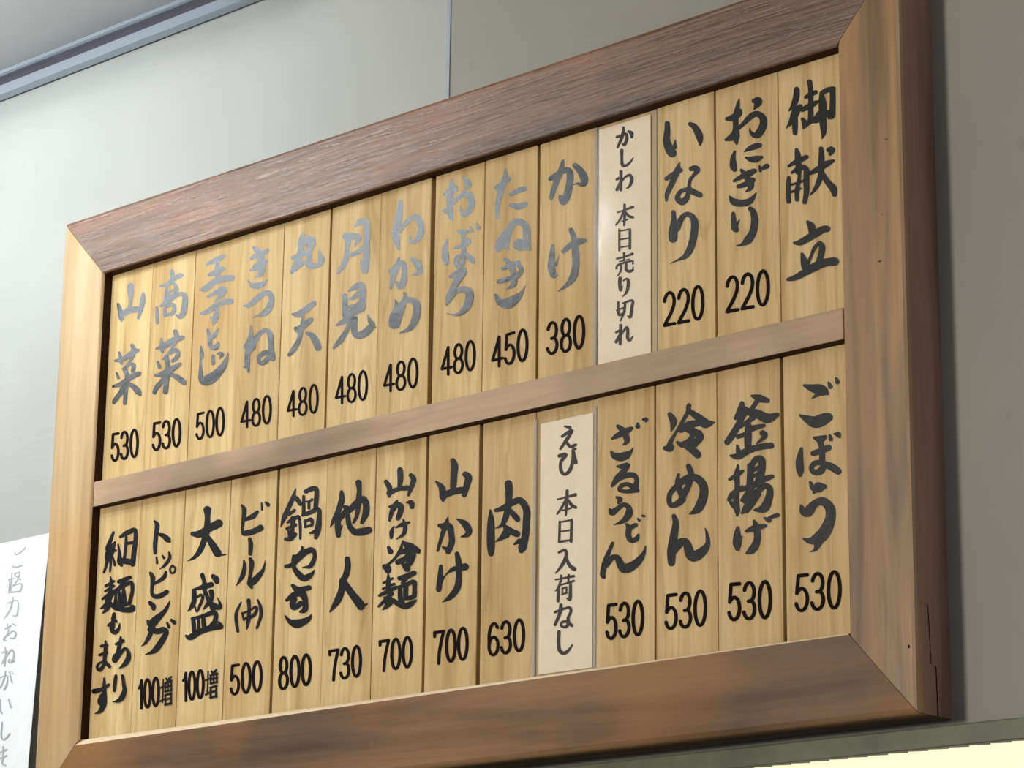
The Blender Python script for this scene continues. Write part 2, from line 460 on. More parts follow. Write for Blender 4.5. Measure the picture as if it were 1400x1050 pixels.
def smooth(P, n=5):
    P = list(P)
    while len(P) > 2 and math.hypot(P[-1][0] - P[-2][0], P[-1][1] - P[-2][1]) < 0.3 * min(P[-1][2], P[-2][2]): P.pop()
    while len(P) > 2 and math.hypot(P[0][0] - P[1][0], P[0][1] - P[1][1]) < 0.2 * min(P[0][2], P[1][2]): P.pop(0)
    if len(P) < 3:
        return [tuple(P[0][k] + (P[1][k] - P[0][k]) * i / 3 for k in range(3)) for i in range(4)]
    out = []
    for i in range(len(P) - 1):
        p0 = P[max(i - 1, 0)]; p1 = P[i]; p2 = P[i + 1]; p3 = P[min(i + 2, len(P) - 1)]
        for k in range(n):
            t = k / n
            q = []
            for c in range(3):
                q.append(0.5 * (2 * p1[c] + (p2[c] - p0[c]) * t + (2 * p0[c] - 5 * p1[c] + 4 * p2[c] - p3[c]) * t * t + (3 * p1[c] - p0[c] - 3 * p2[c] + p3[c]) * t ** 3))
            out.append(tuple(q))
    out.append(P[-1])
    return out

def ribbon(bm, P, fn):
    """P: list of (x, y, width) in a flat frame; fn maps (x, y) to 3-D"""
    cnt = [0]; fn0 = fn
    def fn(x, y):
        cnt[0] += 1
        return fn0(x, y) + Vector((0, -1e-6 * cnt[0], 0))
    n = len(P); L = []; Rr = []
    for i, (x, y, w) in enumerate(P):
        a = P[max(i - 1, 0)]; b = P[min(i + 1, n - 1)]
        dx, dy = b[0] - a[0], b[1] - a[1]; d = math.hypot(dx, dy) or 1e-9
        nx, ny = -dy / d, dx / d; h = max(w, 0.15) / 2
        L.append(bm.verts.new(fn(x + nx * h, y + ny * h))); Rr.append(bm.verts.new(fn(x - nx * h, y - ny * h)))
    for i in range(n - 1):
        bm.faces.new((L[i], L[i + 1], Rr[i + 1], Rr[i]))
    for e, s, A, B in ((0, -1, L, Rr), (n - 1, 1, L, Rr)):
        x, y, w = P[e]; a = P[1] if e == 0 else P[-2]
        dx, dy = (x - a[0]), (y - a[1]); d = math.hypot(dx, dy) or 1e-9; dx /= d; dy /= d
        h = max(w, 0.15) / 2; ax, ay = -dy, dx
        arc = []
        for k in range(1, 6):
            t = math.pi * k / 6
            arc.append(bm.verts.new(fn(x + h * (ax * math.cos(t) + dx * math.sin(t)), y + h * (ay * math.cos(t) + dy * math.sin(t)))))
        # first arc point lies on the (ax, ay) side
        first, last = (A[e], B[e]) if e == n - 1 else (B[e], A[e])
        bm.faces.new([first] + arc + [last])

def strokes_mesh(strokes, fn, grow=1.0, step=2.2e-5):
    bm = bmesh.new()
    for i, s in enumerate(strokes):
        P = smooth([(x, y, w * grow) for x, y, w in s])
        ribbon(bm, P, lambda x, y, i=i: fn(x, y) + Vector((0, -step * i, 0)))
    bmesh.ops.recalc_face_normals(bm, faces=bm.faces)
    for f in bm.faces:
        if f.normal.y > 0: f.normal_flip()
    return bm

# narrow gothic numerals, unit box (x right, y up), stroke centre lines
def ell(cx, cy, rx, ry, a0, a1, n=14):
    return [(cx + rx * math.cos(math.radians(a0 + (a1 - a0) * i / n)), cy + ry * math.sin(math.radians(a0 + (a1 - a0) * i / n))) for i in range(n + 1)]
DIG = {
    '0': [ell(.5, .5, .40, .455, 90, 450, 28)],
    '1': [[(.12, .72), (.32, .78), (.50, .95)], [(.50, .955), (.50, .04)]],
    '2': [ell(.48, .69, .38, .265, 170, 0, 12) + [(.82, .56), (.60, .36), (.30, .18), (.10, .05)], [(.10, .05), (.90, .05)]],
    '3': [ell(.46, .715, .36, .24, 165, -70, 14) + [(.40, .49)], [(.40, .49)] + ell(.46, .28, .40, .235, 70, -165, 16)],
    '4': [[(.66, .04), (.66, .95)], [(.66, .95), (.08, .27)], [(.08, .265), (.96, .265)]],
    '5': [[(.86, .95), (.24, .95)], [(.24, .95), (.14, .50)], [(.14, .50)] + ell(.47, .33, .40, .285, 130, -160, 18)],
    '6': [ell(.50, .30, .39, .26, 90, 450, 22), [(.84, .82)] + ell(.54, .55, .43, .40, 62, 195, 12) + [(.11, .30)]],
    '7': [[(.10, .84), (.10, .95)], [(.08, .95), (.92, .95)], [(.90, .93), (.70, .66), (.54, .38), (.46, .04)]],
    '8': [ell(.5, .72, .33, .235, 90, 450, 22), ell(.5, .265, .39, .235, 90, 450, 22)],
}
def price_strokes(spec):
    (X0, Y0, s), a = spec
    txt = a[0]; q = list(map(float, a[1:]))
    BL, BR, TR, TL = [(X0 + q[i] / s, Y0 + q[i + 1] / s) for i in (0, 2, 4, 6)]
    n = len(txt); out = []
    adv = [0.62 if ch == '1' else 1.0 for ch in txt]; tot = sum(adv); pos = 0
    hpx = math.hypot(TL[0] - BL[0], TL[1] - BL[1])
    for ch, ad in zip(txt, adv):
        for st in DIG[ch]:
            P = []
            for i, (x, y) in enumerate(st):
                u = (pos + (x if ch != '1' else x * 0.8) * 0.90 + 0.05) / tot if ch != '1' else (pos + x * 0.8) / tot
                b = (BL[0] + (BR[0] - BL[0]) * u, BL[1] + (BR[1] - BL[1]) * u)
                t = (TL[0] + (TR[0] - TL[0]) * u, TL[1] + (TR[1] - TL[1]) * u)
                P.append((b[0] + (t[0] - b[0]) * y, b[1] + (t[1] - b[1]) * y, hpx * 0.098))
            out.append(P)
        pos += ad
    return out
def poly_mesh(strokes, fn):
    bm = bmesh.new()
    for i, P in enumerate(strokes):
        ribbon(bm, P, lambda x, y, i=i: fn(x, y) + Vector((0, -1.2e-5 * i, 0)))
    bmesh.ops.recalc_face_normals(bm, faces=bm.faces)
    for f in bm.faces:
        if f.normal.y > 0: f.normal_flip()
    return bm
TRACE = """
@t1 1050 80 6.5625
258 280 50,255 340 55,235 410 50,190 470 12
290 430 40,250 480 70,215 560 50,165 625 10
245 520 45,243 600 50,243 668 40
375 210 42,382 270 40,385 340 44,385 440 45,385 545 50
340 348 30,385 322 45,430 302 36
310 460 40,370 430 50,425 400 40,455 380 12
312 545 32,335 590 55,320 622 22
330 600 45,385 562 45,440 545 64,462 500 55
482 325 40,490 400 64,492 520 62,496 600 56,500 665 45,488 718 10
482 312 36,530 285 45,590 270 36
580 275 48,582 350 48,580 450 50,572 515 56,548 535 24
500 490 60,560 500 60
188 968 24,250 928 40,300 908 44,345 885 40
258 820 30,270 880 54,275 960 50,270 1020 46
478 808 36,482 880 48,478 990 50,476 1050 48,435 1155 36,380 1226 8
376 1034 28,440 1000 46,520 950 54,588 918 24
490 1034 40,540 1114 50,588 1170 62,598 1222 40
545 822 40,575 820 56,560 858 30
@t1 1050 230 6.5625
188 85 30,185 150 38,185 230 36,187 300 38
218 42 22,260 10 34,320 -8 44,350 20 46
346 20 46,346 120 48,346 220 44,330 308 34
288 20 24,280 110 30,262 200 38,262 285 32
205 150 20,260 135 20,330 110 22
200 215 24,260 200 20,300 182 14
360 485 30,390 520 60,402 580 60
242 672 26,290 668 50,360 630 58,440 582 60,500 548 56,532 545 54
308 770 24,325 830 55,335 890 60
470 670 30,488 705 48,480 770 48,462 840 50
470 668 30,420 715 28,385 800 22,350 880 30
182 1000 28,250 982 48,340 932 60,430 882 70,520 848 66,600 838 70
@t2 970 110 6.5625
268 165 10,255 230 36,235 330 50,238 420 50,235 500 70,245 570 20
158 345 34,200 338 52,265 300 55,275 270 34
150 532 28,200 510 60,235 470 50
255 435 28,300 395 36,370 325 50,430 300 50,480 340 60,480 410 64,440 480 66,400 490 46,370 462 26,360 430 6
400 185 40,430 185 74,435 205 64,402 258 14
228 640 22,212 700 45,215 770 60,226 800 42
315 640 12,360 612 40,420 590 52,452 582 40
328 692 20,370 708 46,420 706 58,468 690 30
222 903 24,280 870 40,350 838 56,405 812 40
262 952 34,330 930 48,390 895 45
290 808 30,330 860 50,370 930 60,365 970 40,325 1000 10
450 770 18,458 812 24
482 788 30,515 770 46
185 1044 20,220 1089 60,300 1102 60,370 1079 50,420 1009 8
215 1194 30,220 1264 45,230 1324 60,242 1340 46
250 1294 20,272 1246 6
368 1152 40,395 1184 52,408 1264 60,390 1364 62,345 1434 66,300 1469 30,238 1487 6
#970 260 6.5625
220 138 1112 548 1032 548 697 140 778
@t3 885 140 6.5625
180 190 44,180 260 52,175 350 64,205 430 76,225 456 76
248 400 40,252 335 6
385 195 36,425 220 52,465 290 64,475 345 46,475 385 14
172 685 36,230 652 50,300 608 40
292 535 8,270 610 50,225 720 48,180 820 40,173 880 20
395 597 40,430 592 54,452 612 44,410 662 28,385 700 30,375 760 30
375 780 40,300 800 36,272 860 46,312 895 56,350 865 50,372 810 40,380 775 40
390 790 50,430 812 50,474 832 48
235 985 36,240 1054 44,232 1154 76,232 1220 76
270 1134 50,300 1054 50,345 1006 40,390 1014 46,425 1070 60,420 1184 62,390 1304 60,345 1378 46,280 1414 18,205 1446 6
#885 290 6.5625
220 138 1037 517 963 517 640 138 722
@t4 800 160 6.5625
345 95 20,340 150 26,320 210 24,292 272 18
285 180 20,330 165 22,370 152 20,374 200 26,352 250 24,335 238 10
388 128 16,415 145 32,420 178 24
330 298 26,330 370 22,336 430 26,370 435 22,410 400 16,436 360 5
322 490 26,322 570 22,320 656 22
285 560 20,330 545 16,286 652 24
300 630 16,350 550 16,400 522 22,420 560 28,400 620 20,370 642 8
290 857 12,360 832 14,430 808 22
355 788 20,355 880 22,352 970 18
345 845 14,320 910 18,278 968 14
362 850 14,395 890 22,430 900 20
330 938 12,385 918 12
308 1010 18,308 1110 18,308 1196 18
305 1024 12,400 1008 14
403 1010 20,403 1110 20,402 1180 20
310 1100 12,400 1085 12
310 1172 12,400 1155 12
@t4 800 320 6.5625
285 222 14,350 207 14,425 178 20
350 172 18,350 240 14
310 248 10,400 226 10
282 310 16,300 276 16,420 242 14,428 268 12
325 285 16,320 330 16,295 372 10
368 270 20,370 320 22,400 335 24,430 320 16,430 290 6
315 398 28,312 450 26,320 508 22,334 470 8
345 420 10,370 402 16,388 420 24,385 480 24,368 530 16,335 562 5
298 612 18,298 690 18,310 728 22,336 712 12
285 686 12,345 662 12
340 622 14,425 596 18,420 660 22,408 745 22,385 735 12
360 620 16,350 700 18,318 780 10
320 820 24,318 900 22,315 988 20
280 882 18,328 866 16,280 968 24
300 940 12,340 880 14,375 838 22,384 880 22,382 930 24,402 955 20,432 915 6
@t5 725 200 6.5625
293 132 26,275 220 50,230 330 50,186 465 40
182 292 40,240 258 50,300 220 50,352 228 58,356 320 60,330 440 66,295 500 60,268 450 30
402 172 44,450 222 60,485 290 70,475 342 46,425 335 22,390 345 6
203 892 26,195 980 50,190 1084 60,208 1154 56,230 1155 34
230 1064 24,262 974 4
367 752 42,395 830 50,405 920 60,410 1030 60,408 1084 60,385 1174 62,330 1244 36,250 1302 5
298 945 36,360 892 52,430 858 58,492 846 32
#725 350 6.5625
380 143 900 497 830 497 512 143 598
@t6 655 220 6.5625
240 75 14,235 150 48,200 260 52,170 380 42,160 512 28
158 240 44,215 200 40,268 165 40
285 300 34,340 272 46,405 250 44
282 395 36,350 412 54,412 392 48
270 600 30,235 650 50,200 720 80,170 785 60
230 760 60,262 690 40,285 590 56,350 545 60,420 590 60,428 680 62,432 750 56,452 790 30
430 770 50,370 772 70,335 755 60,355 722 40,400 722 30
238 775 40,262 790 20
238 885 36,290 950 50,315 1040 50,308 1109 50,250 1154 8
215 968 30,280 938 40,350 908 36
345 925 30,378 970 40,360 1020 40,325 1050 30
178 1084 36,240 1069 46,310 1049 40
#655 360 6.5625
450 108 950 447 877 447 568 108 668
@t6 655 360 6.5625
148 285 24,190 350 62,260 360 92,330 318 70,382 265 30,412 200 6
@t7 585 230 7
230 100 14,228 180 56,215 260 60,205 330 50,210 400 60,222 470 44,232 500 20
160 250 34,210 215 50,262 185 50,275 215 24
140 410 18,190 410 60,225 420 40
235 335 40,290 285 40,350 250 56,400 260 56,420 330 60,400 400 56,350 445 46,325 420 34,312 370 10
345 95 24,375 125 54,385 170 54,355 205 12
190 685 14,165 760 48,168 850 66,175 905 50
290 600 24,330 615 56,375 605 36
340 650 30,345 760 38,350 820 34
262 762 26,320 745 40,385 700 58
405 565 16,420 600 36
470 525 14,484 572 42
350 830 50,400 860 60,430 895 44
350 820 36,290 850 40,268 900 40,285 938 36,330 905 44,345 860 30
@t7 585 370 7
215 60 30,270 40 60,340 0 70,300 70 66,240 170 56,200 260 50,178 325 28
200 290 40,260 210 44,330 178 50,385 195 70,400 260 74,370 350 64,310 410 40,250 425 18,185 410 5
480 122 1020 464 955 464 648 122 738
@t8 510 260 7
262 110 40,258 200 54,240 290 70,215 400 56,225 480 60,245 565 20
182 400 14,215 460 40
255 400 30,320 310 44,380 260 44,430 270 56,460 360 60,440 450 54,395 495 36,360 490 30,355 440 8
250 655 26,230 730 50,195 830 50,172 940 24
170 780 40,230 725 50,285 700 50,300 780 44,290 880 56,255 925 50,225 880 26
380 665 44,430 710 66,445 770 54,430 800 40,375 805 10
215 1050 10,230 1120 50,200 1210 70,185 1280 60
300 985 20,310 1030 40,270 1130 66,240 1240 60,235 1290 44
190 1200 50,185 1290 64,235 1300 40
245 1130 50,310 1060 56,360 1050 50,415 1090 68,422 1170 70,395 1260 66,345 1330 44,250 1370 6
#510 400 7
480 95 965 440 912 440 605 95 695
@t9 445 290 7
285 135 24,330 95 54,385 100 64,395 200 66,390 320 64,388 440 66,380 560 56
340 470 14,360 530 50,375 570 46
190 220 44,215 260 60,208 350 40,195 450 46,165 520 46,120 580 26
200 240 70,260 230 60,315 240 50,305 280 40,275 330 10
230 415 40,290 395 44,360 350 36
225 755 20,280 720 50,340 695 56,360 760 60,355 860 66,345 920 70
185 800 44,188 900 50,192 1000 54
220 835 10,270 820 36,320 770 44
220 905 26,290 900 40,330 860 24
200 1010 60,260 960 70,330 930 60
110 1085 20,190 1040 54,270 1010 56
245 1030 50,210 1120 40,150 1220 50,80 1300 24
275 1020 60,275 1110 56,295 1175 60,360 1170 66,420 1120 66,450 1080 50,430 1050 40,405 985 8
440 1090 40,490 1106 5
#445 410 7
480 90 1010 412 962 412 655 90 745
@t10 375 300 7
275 130 30,265 210 60,255 300 54,220 400 60,165 505 34
180 370 40,230 350 54,290 320 50
200 480 36,240 440 50,280 415 40
295 210 80,350 190 70,370 230 50,335 300 50,335 380 50,330 430 60,350 445 60,420 440 40,450 390 60,440 340 40,425 285 8
180 905 26,230 910 60,300 865 56,380 805 50
275 900 30,275 960 30,270 1000 40
210 1045 40,230 1060 60,280 1020 56,350 960 46
255 1080 40,235 1160 44,190 1240 50,145 1298 34
310 1085 26,360 1110 54,400 1170 66,422 1230 60
#375 440 7
480 118 922 430 877 430 577 118 668
@t11 310 320 7
260 130 30,300 170 56,330 240 60,345 300 54,340 350 50,315 390 44,270 405 10
225 240 24,290 200 50,350 175 50,395 155 26
250 330 30,290 300 50,350 270 60,370 260 40
230 345 20,290 330 50,340 340 50
205 450 14,240 490 46,290 495 60,340 480 50,385 440 10
170 690 20,220 680 44,290 620 54,360 570 50,415 570 50,430 630 54,410 700 60,360 760 54,300 780 20,245 800 5
235 885 16,232 960 40,225 1020 60,200 1080 70
250 1080 60,210 1120 60,195 1180 44,190 1260 40,172 1272 20
205 1190 36,208 1320 20
250 1050 50,310 960 44,375 920 40,415 960 50,425 1040 50,425 1110 50,435 1160 60,440 1190 54
420 1140 50,360 1140 50,310 1180 36,320 1230 40,360 1230 46,395 1190 44
#310 460 7
480 130 888 436 838 436 545 130 630
@t12 250 330 7
230 220 24,290 190 44,350 165 50,395 140 34
250 320 30,320 295 50,385 260 40
330 220 40,330 290 50,335 360 50
165 465 20,220 450 60,300 390 56,380 365 60,470 350 56
240 530 24,300 500 40,380 455 50,400 480 50,350 530 40,310 575 14
175 690 26,230 675 44,310 620 44,390 585 50,460 575 54
325 610 30,325 690 46,310 740 56,290 805 8
262 725 12,300 755 34
240 850 24,255 920 36,262 990 40,280 1020 40,320 1015 46,340 970 24
335 840 14,300 900 40,265 930 34
175 1010 16,182 1080 40,178 1120 26
170 1130 14,172 1240 34,180 1320 56,220 1335 90,290 1300 90,370 1220 66,415 1140 40,438 1060 5
290 1100 34,290 1165 38
330 1080 16,355 1075 34,375 1088 40,350 1120 12
#250 470 7
500 120 930 405 882 405 590 120 668
@t13 195 360 7.7778
312 90 50,318 140 46,320 180 40
185 242 20,250 225 36,330 170 44,400 130 50,430 128 24
258 235 26,250 330 36,250 400 44,200 450 30
262 240 24,320 205 30,350 240 40,360 280 50,350 320 30
275 310 20,340 280 24
265 350 30,310 340 30,350 318 30
150 475 30,155 560 32,158 635 30
190 455 20,260 410 50,340 350 50,410 325 40,450 350 50,450 430 60,435 520 60,400 570 46,355 545 12
235 480 30,240 550 40
245 470 24,300 440 36,335 450 40,335 500 40,310 540 40
245 555 26,310 535 34
200 800 14,205 850 40,210 935 40
150 908 24,230 880 60,330 820 60,430 790 40
350 725 44,365 790 54,335 860 34,290 940 24,215 1020 16
290 960 30,350 925 44,380 950 40,365 1000 44,320 1040 30
250 1000 46,270 1050 50
@t13 195 485 7.7778
165 80 30,182 135 36
260 20 40,265 90 44,270 160 50,255 290 50,245 395 50
140 222 26,240 195 60,330 140 56,400 98 34
270 210 60,200 290 44,150 350 46,125 405 34
300 210 40,370 240 54,430 285 60,440 300 50
530 98 1035 415 980 415 662 98 722
@t14 140 380 7.7778
300 85 64,302 160 60,300 250 40,290 330 40
435 165 30,432 230 56,415 310 50,385 425 30
170 280 30,190 350 50,205 430 56,205 455 26
210 390 60,290 345 60,380 335 60,410 340 50
140 882 26,230 860 46,310 800 50,380 770 34
180 795 26,195 840 34,205 910 34
318 715 36,335 770 54,310 860 34,270 920 24,215 965 12
240 960 24,300 920 30,335 930 44,325 990 40
240 980 40,270 1040 40
@t14 140 500 7.7778
155 80 22,172 130 32
240 40 50,262 110 40,258 180 46,250 280 42,240 400 38
118 222 26,210 190 50,310 120 56,390 85 50
245 200 56,200 280 50,150 350 46,125 388 40
280 190 40,340 230 56,385 280 64,400 305 40
530 88 1032 390 975 390 658 88 722
@b14 120 715 7.7778
275 100 26,245 180 40,210 260 40,200 280 24
290 205 22,260 260 60,215 330 60,200 370 36
200 285 24,265 290 40,300 295 26
275 310 20,235 380 46,200 395 30
215 380 34,195 460 30,175 525 26
245 380 30,245 450 26,238 515 22
270 370 20,285 420 24,290 450 26
350 148 30,420 105 50,490 75 50
510 75 36,510 180 44,495 300 50,480 440 50
325 230 18,340 330 34,340 410 50,360 450 34
410 110 20,410 200 30,400 300 30,390 400 30
410 220 30,500 205 36
350 400 60,430 410 60,480 420 56
245 575 16,250 640 34,240 720 34,215 780 30
195 670 30,280 620 26
190 725 26,280 670 28
160 808 24,250 750 46,320 705 30
270 750 30,240 800 40,200 870 50,140 910 12
200 790 24,220 850 70,200 920 44,160 960 10
230 850 50,300 900 44,380 925 50,470 920 60,480 895 50
300 720 24,300 800 30,300 900 60
335 625 40,400 600 44,455 578 34
410 600 40,360 660 30,320 700 26
330 720 30,345 800 34,350 890 40
340 705 24,420 650 34,470 640 40,478 720 34,460 800 36,445 860 36
385 690 24,385 780 50,385 850 60
350 890 40,450 850 30
285 965 30,278 1020 50
@b14 120 850 7.7778
225 40 30,290 -10 30,310 0 24
270 -70 16,272 20 40,262 80 50,290 115 44,330 80 30,345 20 10
355 160 16,350 220 36,330 300 36,310 400 36
305 240 26,380 205 36
340 330 26,290 360 28,275 410 24,300 425 22,350 340 30,400 285 30,435 320 36,435 390 50,400 450 44,335 500 6
195 205 14,195 270 36,190 340 34,180 420 36
150 260 28,205 250 34
130 355 26,205 330 34
180 430 34,130 440 20,105 480 26,130 515 36,170 470 30,180 430 30
190 430 34,235 475 36
180 600 14,180 680 34,180 770 44,175 870 56,140 950 40,80 978 5
75 740 50,150 720 40,230 670 26
155 790 44,130 830 34,140 875 40,180 870 30
305 575 28,292 660 34,288 735 28
375 575 28,390 680 34,395 740 44,350 830 46,270 856 5
@b13 175 700 7.7778
285 100 26,312 140 50,300 250 46,290 350 46,290 435 34
320 235 24,380 255 50,430 300 60,440 310 40
305 485 22,312 545 26
368 465 20,385 490 26
440 435 26,445 490 34,400 560 34,335 610 6
475 570 22,450 600 22,458 645 22,490 645 22,505 600 22,475 572 22
240 650 30,265 700 50,258 790 36,258 870 36,300 900 50,360 885 50,415 850 46
405 640 30,380 700 44,280 765 26
235 965 40,270 1000 54,275 1030 40
450 940 8,420 1010 34,380 1070 46,300 1140 70,240 1190 60
@b13 175 835 7.7778
205 95 8,225 130 50,260 150 60,330 70 60,400 -10 30
270 180 44,230 270 44,190 340 30,148 375 8
240 200 60,320 220 60,380 200 56,410 230 50,370 310 60,300 410 60,250 445 34,190 464 8
420 130 24,440 175 30
465 100 30,495 125 44
100 110 1058 340 1020 340 692 110 735
378 730 12,375 850 14,368 975 14
350 820 16,405 785 14
340 965 18,405 935 20
410 720 18,420 745 20
465 700 14,440 730 26
400 770 22,465 745 24
400 815 22,465 795 20
400 860 22,465 845 20
400 770 14,400 860 14
462 745 16,462 860 16
432 750 12,432 860 12
405 895 22,465 880 20
400 895 16,402 1000 18
462 880 16,460 990 20
400 945 20,460 930 20
400 1000 24,460 985 24
@b12 235 685 7.7778
378 95 80,380 170 56,375 300 70,350 400 60,300 530 56,240 600 36,170 638 6
222 350 46,300 350 76,400 290 76,500 240 86,515 240 76
375 370 40,430 460 70,490 560 80,500 580 36
480 580 30,575 568 16
325 790 46,345 860 40,350 900 60,350 1000 20
440 800 46,470 830 66,480 860 50
235 940 16,320 920 50,420 890 56
235 950 40,235 1050 44
415 960 44,430 1050 30
@b12 235 820 7.7778
240 -90 44,240 0 50,215 70 46,170 125 8
260 -20 20,310 -50 30,330 -20 30,300 60 30,268 130 16,250 80 20
355 -120 20,390 0 46,440 60 60,500 80 56,520 60 36,490 -20 10
425 -90 44,430 -30 40,380 50 40,340 100 14
425 60 50,440 110 50
215 200 24,330 175 40,430 140 50,470 150 46,460 230 50,420 280 50
228 200 40,235 270 44,240 340 40
280 190 30,288 260 30,288 320 30
335 170 36,340 240 44,345 300 40
155 385 26,200 400 60,300 340 60,420 300 60,520 285 60
500 240 24,520 270 50
100 115 1095 348 1050 348 728 115 772
388 760 12,385 880 14,378 1005 14
362 858 16,425 830 14
362 1010 18,425 975 20
425 760 18,432 780 20
478 740 14,455 770 26
415 805 22,485 785 24
415 850 22,485 830 20
415 892 22,485 875 20
415 805 14,415 892 14
480 785 16,480 885 16
448 795 12,448 892 12
415 935 22,480 915 20
415 935 16,415 1040 18
475 920 16,475 1035 20
415 985 20,475 970 20
415 1040 24,475 1025 24
@b11 300 680 7.7778
240 85 24,265 130 50,262 200 46,250 290 34,250 380 36,290 380 60,370 360 60,440 325 66
405 155 34,360 200 56,270 240 30
450 60 16,455 130 24
495 55 26,520 80 42
325 445 40,335 500 48,330 600 42
262 670 18,268 750 44,240 850 46,180 940 8
330 655 36,345 700 50,335 790 40,320 880 36
492 670 6,470 760 30,440 810 50,370 890 70,325 910 60,345 960 30
@b11 300 815 7.7778
232 65 14,185 170 34,180 260 34,198 375 30
410 40 20,440 120 34,440 220 34,400 340 26
312 45 40,318 140 34,310 260 40,292 350 14
245 180 24,255 225 22,262 255 20
245 185 20,330 150 20,380 115 24,400 130 30,380 190 34,330 225 34,262 240 24
500 108 1065 462 1020 462 672 108 730
@b10 370 655 7
240 95 14,215 180 40,165 290 44,130 370 44,98 460 8
225 160 30,260 200 44,285 240 36
180 335 34,230 300 30
165 415 24,215 385 40,265 360 34
155 475 26,240 440 34
215 380 50,210 460 40,205 540 44
170 490 20,180 540 24
145 575 30,190 570 50,235 530 40
275 360 24,285 450 26,285 570 22
340 120 40,390 95 44,440 95 40,440 180 44,430 290 40
318 165 26,318 250 32,318 330 34
340 215 16,370 215 24,400 195 24
368 220 26,368 280 26
310 345 30,380 320 40,460 290 40,465 380 44,455 480 56,435 560 34
440 500 50,375 520 12
330 400 26,335 460 24
340 400 24,390 385 34,400 420 30
335 460 22,400 440 26
305 650 20,310 690 44,270 730 40,225 760 40,225 800 40
150 835 34,210 820 40,270 760 50,340 700 50,400 680 50,425 730 34,405 800 40,370 840 34,310 845 8
225 740 34,225 840 40,270 910 56,320 950 60,370 930 50,400 905 30,422 870 8
@b10 370 795 7
215 40 34,260 80 60,310 75 50,370 60 46
155 180 26,220 130 50,290 110 60
225 170 60,210 235 44,235 255 40,290 210 50
300 110 60,335 190 44,330 270 50,290 290 24
320 120 50,335 180 50
145 330 16,185 380 44,250 405 80,320 385 60,370 355 40,395 315 6
800 70 1045 397 995 397 682 70 718
@b9 435 650 7
225 160 36,225 240 56,190 350 50,150 430 40,115 500 6
245 300 30,280 320 50,220 400 50,190 440 40
190 420 56,190 500 56,195 575 46
232 482 14,205 530 30
270 330 50,285 400 46,300 480 50,350 540 60,420 540 70,485 525 66
290 345 50,350 285 60,400 240 60,440 230 60,462 290 60,455 370 60,420 450 34
388 70 56,395 140 44,390 220 50,385 300 44,370 390 34,340 450 24
280 800 50,285 870 56,265 960 56,230 1010 50,240 1050 50
@b9 435 790 7
260 -20 50,240 40 60,220 140 60,180 230 60,115 325 14
260 60 60,330 160 66,400 250 80,410 275 70
400 290 34,470 250 16
730 98 1000 422 950 422 632 98 690
@b8 505 630 7
295 90 54,298 170 54,290 260 40
160 200 40,195 260 50,190 340 30
190 310 50,280 270 40,360 260 50
400 140 44,425 180 52,400 260 44,375 330 24
265 385 24,245 430 50,215 490 44,195 570 26
195 440 24,290 425 56,300 480 54,275 550 44
355 400 14,400 400 50,410 440 44
235 630 14,215 680 40,212 735 30
255 640 12,320 610 40,380 590 24
325 565 16,345 620 36,330 700 36,260 750 8
185 830 30,205 870 50
145 1010 40,180 1020 50,180 1050 60
325 765 14,295 860 30,240 940 26,160 1010 24
325 785 30,400 820 60,470 865 50
340 800 20,370 850 60,300 880 34,280 900 24
275 970 50,340 940 50,410 890 66,400 950 60,370 1000 50
320 985 30,360 1030 60
@b8 505 770 7
160 40 60,170 60 40
350 30 60,365 60 50
182 110 16,185 180 40,180 270 36
140 190 24,225 145 20
135 245 22,240 200 26
100 310 26,180 270 40,265 230 30
215 290 40,150 360 36,90 415 18
150 330 24,200 360 70,160 420 36,130 445 10
220 350 40,290 395 50,350 410 56,400 390 50,450 355 16
295 240 34,300 330 44,320 390 50
295 145 44,350 130 50,430 95 46
370 130 34,320 190 30
290 230 30,370 200 34,430 180 44,435 250 36,425 320 44,350 340 30
352 210 44,350 310 40
310 345 24,420 320 34
700 88 1050 420 1000 420 686 88 738
@b7 575 620 7
310 70 50,325 120 70,320 200 64,315 300 60,310 350 50
150 270 20,205 330 60,215 420 60,215 450 30
210 410 60,300 370 60,400 350 60
430 200 56,460 230 66,445 300 60,420 400 44
262 610 10,245 680 50,215 760 40,165 930 26
180 690 34,230 700 66,280 700 60,295 770 54,300 850 56,265 940 50
215 895 20,270 930 56
355 630 18,420 670 60,460 730 66,450 775 50,385 800 8
355 975 36,365 1060 46
@b7 575 760 7
350 -20 40,365 60 56,370 170 56,355 300 60,290 390 50,210 443 6
195 100 34,190 200 50,175 320 50
190 250 44,240 185 12,310 130 40,430 105 66
700 120 1050 463 998 463 668 120 722
@b6 650 640 7
318 150 70,322 220 66,320 320 60,305 420 60,280 500 50,250 550 34,190 578 6
195 405 34,260 385 50,340 340 56,430 310 60,490 400 66,488 520 66,480 640 66,450 760 76,440 790 50
420 700 50,370 730 14
330 400 40,380 460 56,405 490 50
145 405 20,150 500 60,148 620 72,150 740 72,150 820 50
285 560 40,300 600 60,260 660 50,195 705 10
300 580 60,350 610 60,400 630 60
300 640 60,220 690 24
#650 770 7
630 113 900 480 845 480 518 113 572
@b5 725 570 6.1765
290 80 14,335 90 26
270 165 20,340 120 28,352 125 20,310 190 26,255 270 18
300 200 20,325 240 24,350 250 26,385 235 20
245 330 26,300 320 30,260 380 24,260 450 26,290 485 24,335 450 26,360 370 24,365 300 26
385 270 14,362 285 24,385 385 28
230 697 12,300 680 14,380 658 26
312 625 22,308 730 22,300 830 16
305 690 16,270 760 20,228 820 14
318 695 14,350 745 26,385 765 22
275 790 12,345 770 14
250 885 18,245 1055 18
248 890 12,350 870 14
350 870 20,345 1055 20
250 970 12,345 955 12
245 1055 12,345 1040 12
@b5 725 740 6.1765
245 5 20,345 -10 14
